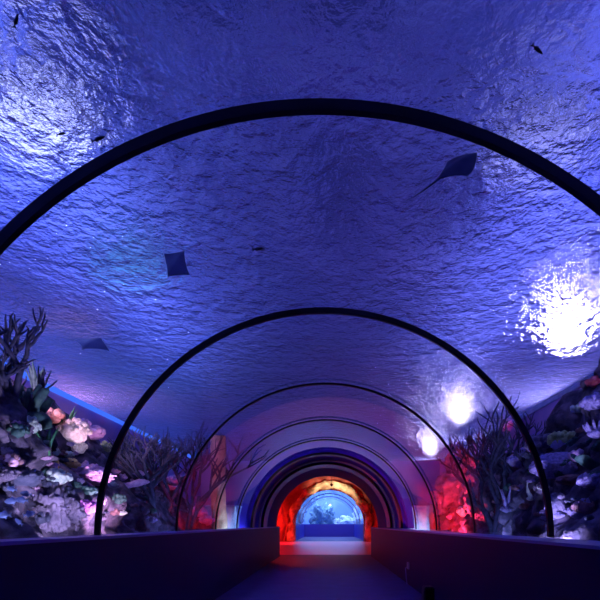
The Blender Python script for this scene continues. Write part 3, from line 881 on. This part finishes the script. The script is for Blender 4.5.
# ------------------------------------------------------------------ red rock chamber and far tunnel
C0, C1 = END, 28.6
def rough_panel(name, f, nu, nv, mat, amp, freq, seed):
    bm = bmesh.new(); g = []
    for j in range(nv + 1):
        row = []
        for i in range(nu + 1):
            p, nn = f(i / nu, j / nv)
            p = Vector(p); row.append(bm.verts.new(p + Vector(nn) * amp * noise.fractal(p * freq + Vector((seed, 0, 0)), .8, 2, 4)))
        g.append(row)
    for j in range(nv):
        for i in range(nu): bm.faces.new((g[j][i], g[j][i + 1], g[j + 1][i + 1], g[j + 1][i]))
    return struct(name, bm, mat, smooth=True)
rough_panel('wall_chamber_left', lambda u, v: ((-2.75 - .4 * math.sin(PI * u), 16.25 + (C1 + .4 - 16.25) * u, -0.05 + 4.1 * v), (1, 0, 0)), 80, 30, M['rock_red'], .35, .9, 1)
rough_panel('wall_chamber_right', lambda u, v: ((2.75 + .4 * math.sin(PI * u), 16.25 + (C1 + .4 - 16.25) * u, -0.05 + 4.1 * v), (-1, 0, 0)), 80, 30, M['rock_red'], .35, .9, 5)
rough_panel('ceiling_chamber', lambda u, v: ((-3.3 + 6.6 * v, 16.25 + 12.7 * u, 4.0), (0, 0, -1)), 80, 40, M['rock_red'], .3, .9, 3)
holed('wall_chamber_near', 16.02, 16.2, AX, AZ, AR + .01, -3.6, 3.6, 4.03, M['vault'])
struct('ceiling_passage', arch_solid(AX, AZ, AR, AR + 0.19, END, 16.02), M['vault'])
holed('wall_chamber_far', 29.0, 29.5, 0.1, 1.05, 2.08, -3.6, 3.8, 4.2, M['rock_red'])
# golden rock arch
bm = bmesh.new()
n, m = 90, 14
rows = []
rx0 = 0.1
for i in range(n + 1):
    t = i / n
    if t < .15: c = Vector((rx0 + 2.28, 0, 1.05 * t / .15)); d = Vector((1, 0, 0))
    elif t > .85: c = Vector((rx0 - 2.28, 0, 1.05 * (1 - t) / .15)); d = Vector((-1, 0, 0))
    else:
        a = PI * (t - .15) / .7; d = Vector((math.cos(a), 0, math.sin(a))); c = Vector((rx0, 0, 1.05)) + d * 2.28
    row = []
    for k_ in range(m):
        b_ = 2 * PI * k_ / m
        dd = d * math.cos(b_) + Vector((0, 1, 0)) * math.sin(b_)
        rr = .22 * (1 + .9 * noise.fractal((c + dd * .3) * 1.3, .8, 2.1, 4))
        row.append(bm.verts.new(c + dd * rr + Vector((0, 28.5, 0))))
    rows.append(row)
for p, q in zip(rows, rows[1:]):
    for i in range(m): bm.faces.new((p[i], p[(i + 1) % m], q[(i + 1) % m], q[i]))
bm.faces.new(rows[0][::-1]); bm.faces.new(rows[-1])
tag(obj('rock_arch', bm, M['rock_gold'], smooth=True), 'golden rough rock arch framing the far tunnel entrance', 'rock arch')

lamp((-1.2, 24.0, 3.45), (-3.9, 25.6, 1.6), 'red floodlight in the rock chamber aimed at its left wall', .1, 2400, (1, .03, .02), 100, red=True, name='red_lamp', group='red floodlights in the rock chamber', zt=4.02)
lamp((1.6, 24.0, 3.45), (3.8, 25.6, 1.2), 'red floodlight in the rock chamber aimed at its right wall', .1, 350, (1, .03, .02), 90, red=True, name='red_lamp', group='red floodlights in the rock chamber', zt=4.02)
lamp((0.2, 26.4, 3.2), (0.4, 28.9, 3.0), 'warm spotlight in the rock chamber aimed at the rock arch', .07, 300, (1, .80, .50), 85, name='warm_spotlight', group='warm spotlight', zt=4.02, lens=emission('warm_lens', (1, .7, .4), 6))

lamp((-1.3, 18.2, 3.3), (-0.9, 17.6, 0.0), 'red floodlight at the chamber entrance aimed at the floor', .1, 190, (1, .03, .06), 120, red=True, name='red_lamp', group='red floodlights in the rock chamber', zt=4.02)  # added to spread red over the floor and its reflection in the vault
# the far tunnel
struct('floor_chamber', box(bmesh.new(), -3.2, 3.2, 16.3, 29.0, 0.001, 0.006), M['floor_pink'])
struct('wall_far_left', box(bmesh.new(), -2.35, -1.98, 29.5, 41, 0, 1.04), M['bright_blue'])
struct('wall_far_right', box(bmesh.new(), 2.18, 2.5, 29.5, 41, 0, 1.04), M['bright_blue'])
struct('wall_far_end', box(bmesh.new(), -2.35, 2.5, 40, 40.4, 0, 1.04), M['bright_blue'])
struct('window_20', arch_solid(0.1, 1.05, 2.1, 2.14, 29.5, 40.2), M['acrylic'])
bm = bmesh.new()
pts = [(0.1 + 2.14 * math.cos(PI * i / 40), 1.05 + 2.14 * math.sin(PI * i / 40)) for i in range(41)]
a = [bm.verts.new((x, 40.2, z)) for x, z in pts]; c = [bm.verts.new((x, 40.24, z)) for x, z in pts]
bm.faces.new(a); bm.faces.new(c[::-1])
for k_ in range(41): bm.faces.new((a[k_], a[(k_ + 1) % 41], c[(k_ + 1) % 41], c[k_]))
struct('window_21', bm, M['acrylic'])
far = principled('far_tank_liner', (0.25, 0.38, 0.75), (0.35, 0.50, 0.85), scale=.8, rough=.8)
struct('wall_far_tank_end', box(bmesh.new(), -7, 7, 47, 47.3, -.1, 6), far)
struct('wall_far_tank_left', box(bmesh.new(), -7.3, -7, 29.5, 47.3, -.1, 6), far)
struct('wall_far_tank_right', box(bmesh.new(), 7, 7.3, 29.5, 47.3, -.1, 6), far)
struct('ceiling_far_tank', box(bmesh.new(), -7.3, 7.3, 29.5, 47.3, 6, 6.2), far)
struct('floor_far_tank', box(bmesh.new(), -7.3, 7.3, 40.5, 47.3, -.2, 0.4), far)
rock_far = principled('far_reef_rock', (0.10, 0.20, 0.32), (0.26, 0.40, 0.55), scale=2, rough=.9, bump=.8)
rock_far2 = principled('far_pale_coral', (0.45, 0.55, 0.80), (0.75, 0.82, 0.95), scale=3, rough=.9, bump=.8)
rock((-.5, 43.5, 1.2), 1.3, rock_far, 'dark blue-green rock mound in the far tank', 91, (.8, .8, 1.25))
rock((2.2, 44, .9), 1.0, rock_far2, 'pale coral mound on the right in the far tank', 92, (1.3, .9, .8))
rock((1.0, 43.2, .8), .7, rock_far2, 'low pale coral lump beside the dark mound in the far tank', 93, (1.2, .9, .8))
rock((-2.6, 43.2, 1.3), .7, rock_far2, 'tall pale rock at the left of the far tank', 94, (.6, .8, 2.0))
for i, yy in enumerate((33.0, 36.6)):
    tag(obj('arch_rib', arch_solid(0.1, 1.05, 2.06, 2.1, yy, yy + .06), M['seam']), 'thin pale rib of the far tunnel beyond the rock arch, %s one' % ('nearer' if i == 0 else 'further'), 'rib', 'ribs of the far tunnel')
light('far_tank_light', 'AREA', (0, 43.5, 5.8), 900, (.35, .55, 1), 6, (0, 44, 0), 4)
light('far_tank_light', 'AREA', (0, 34.5, 5.8), 500, (.35, .5, 1), 6, (0, 34, 0), 8)
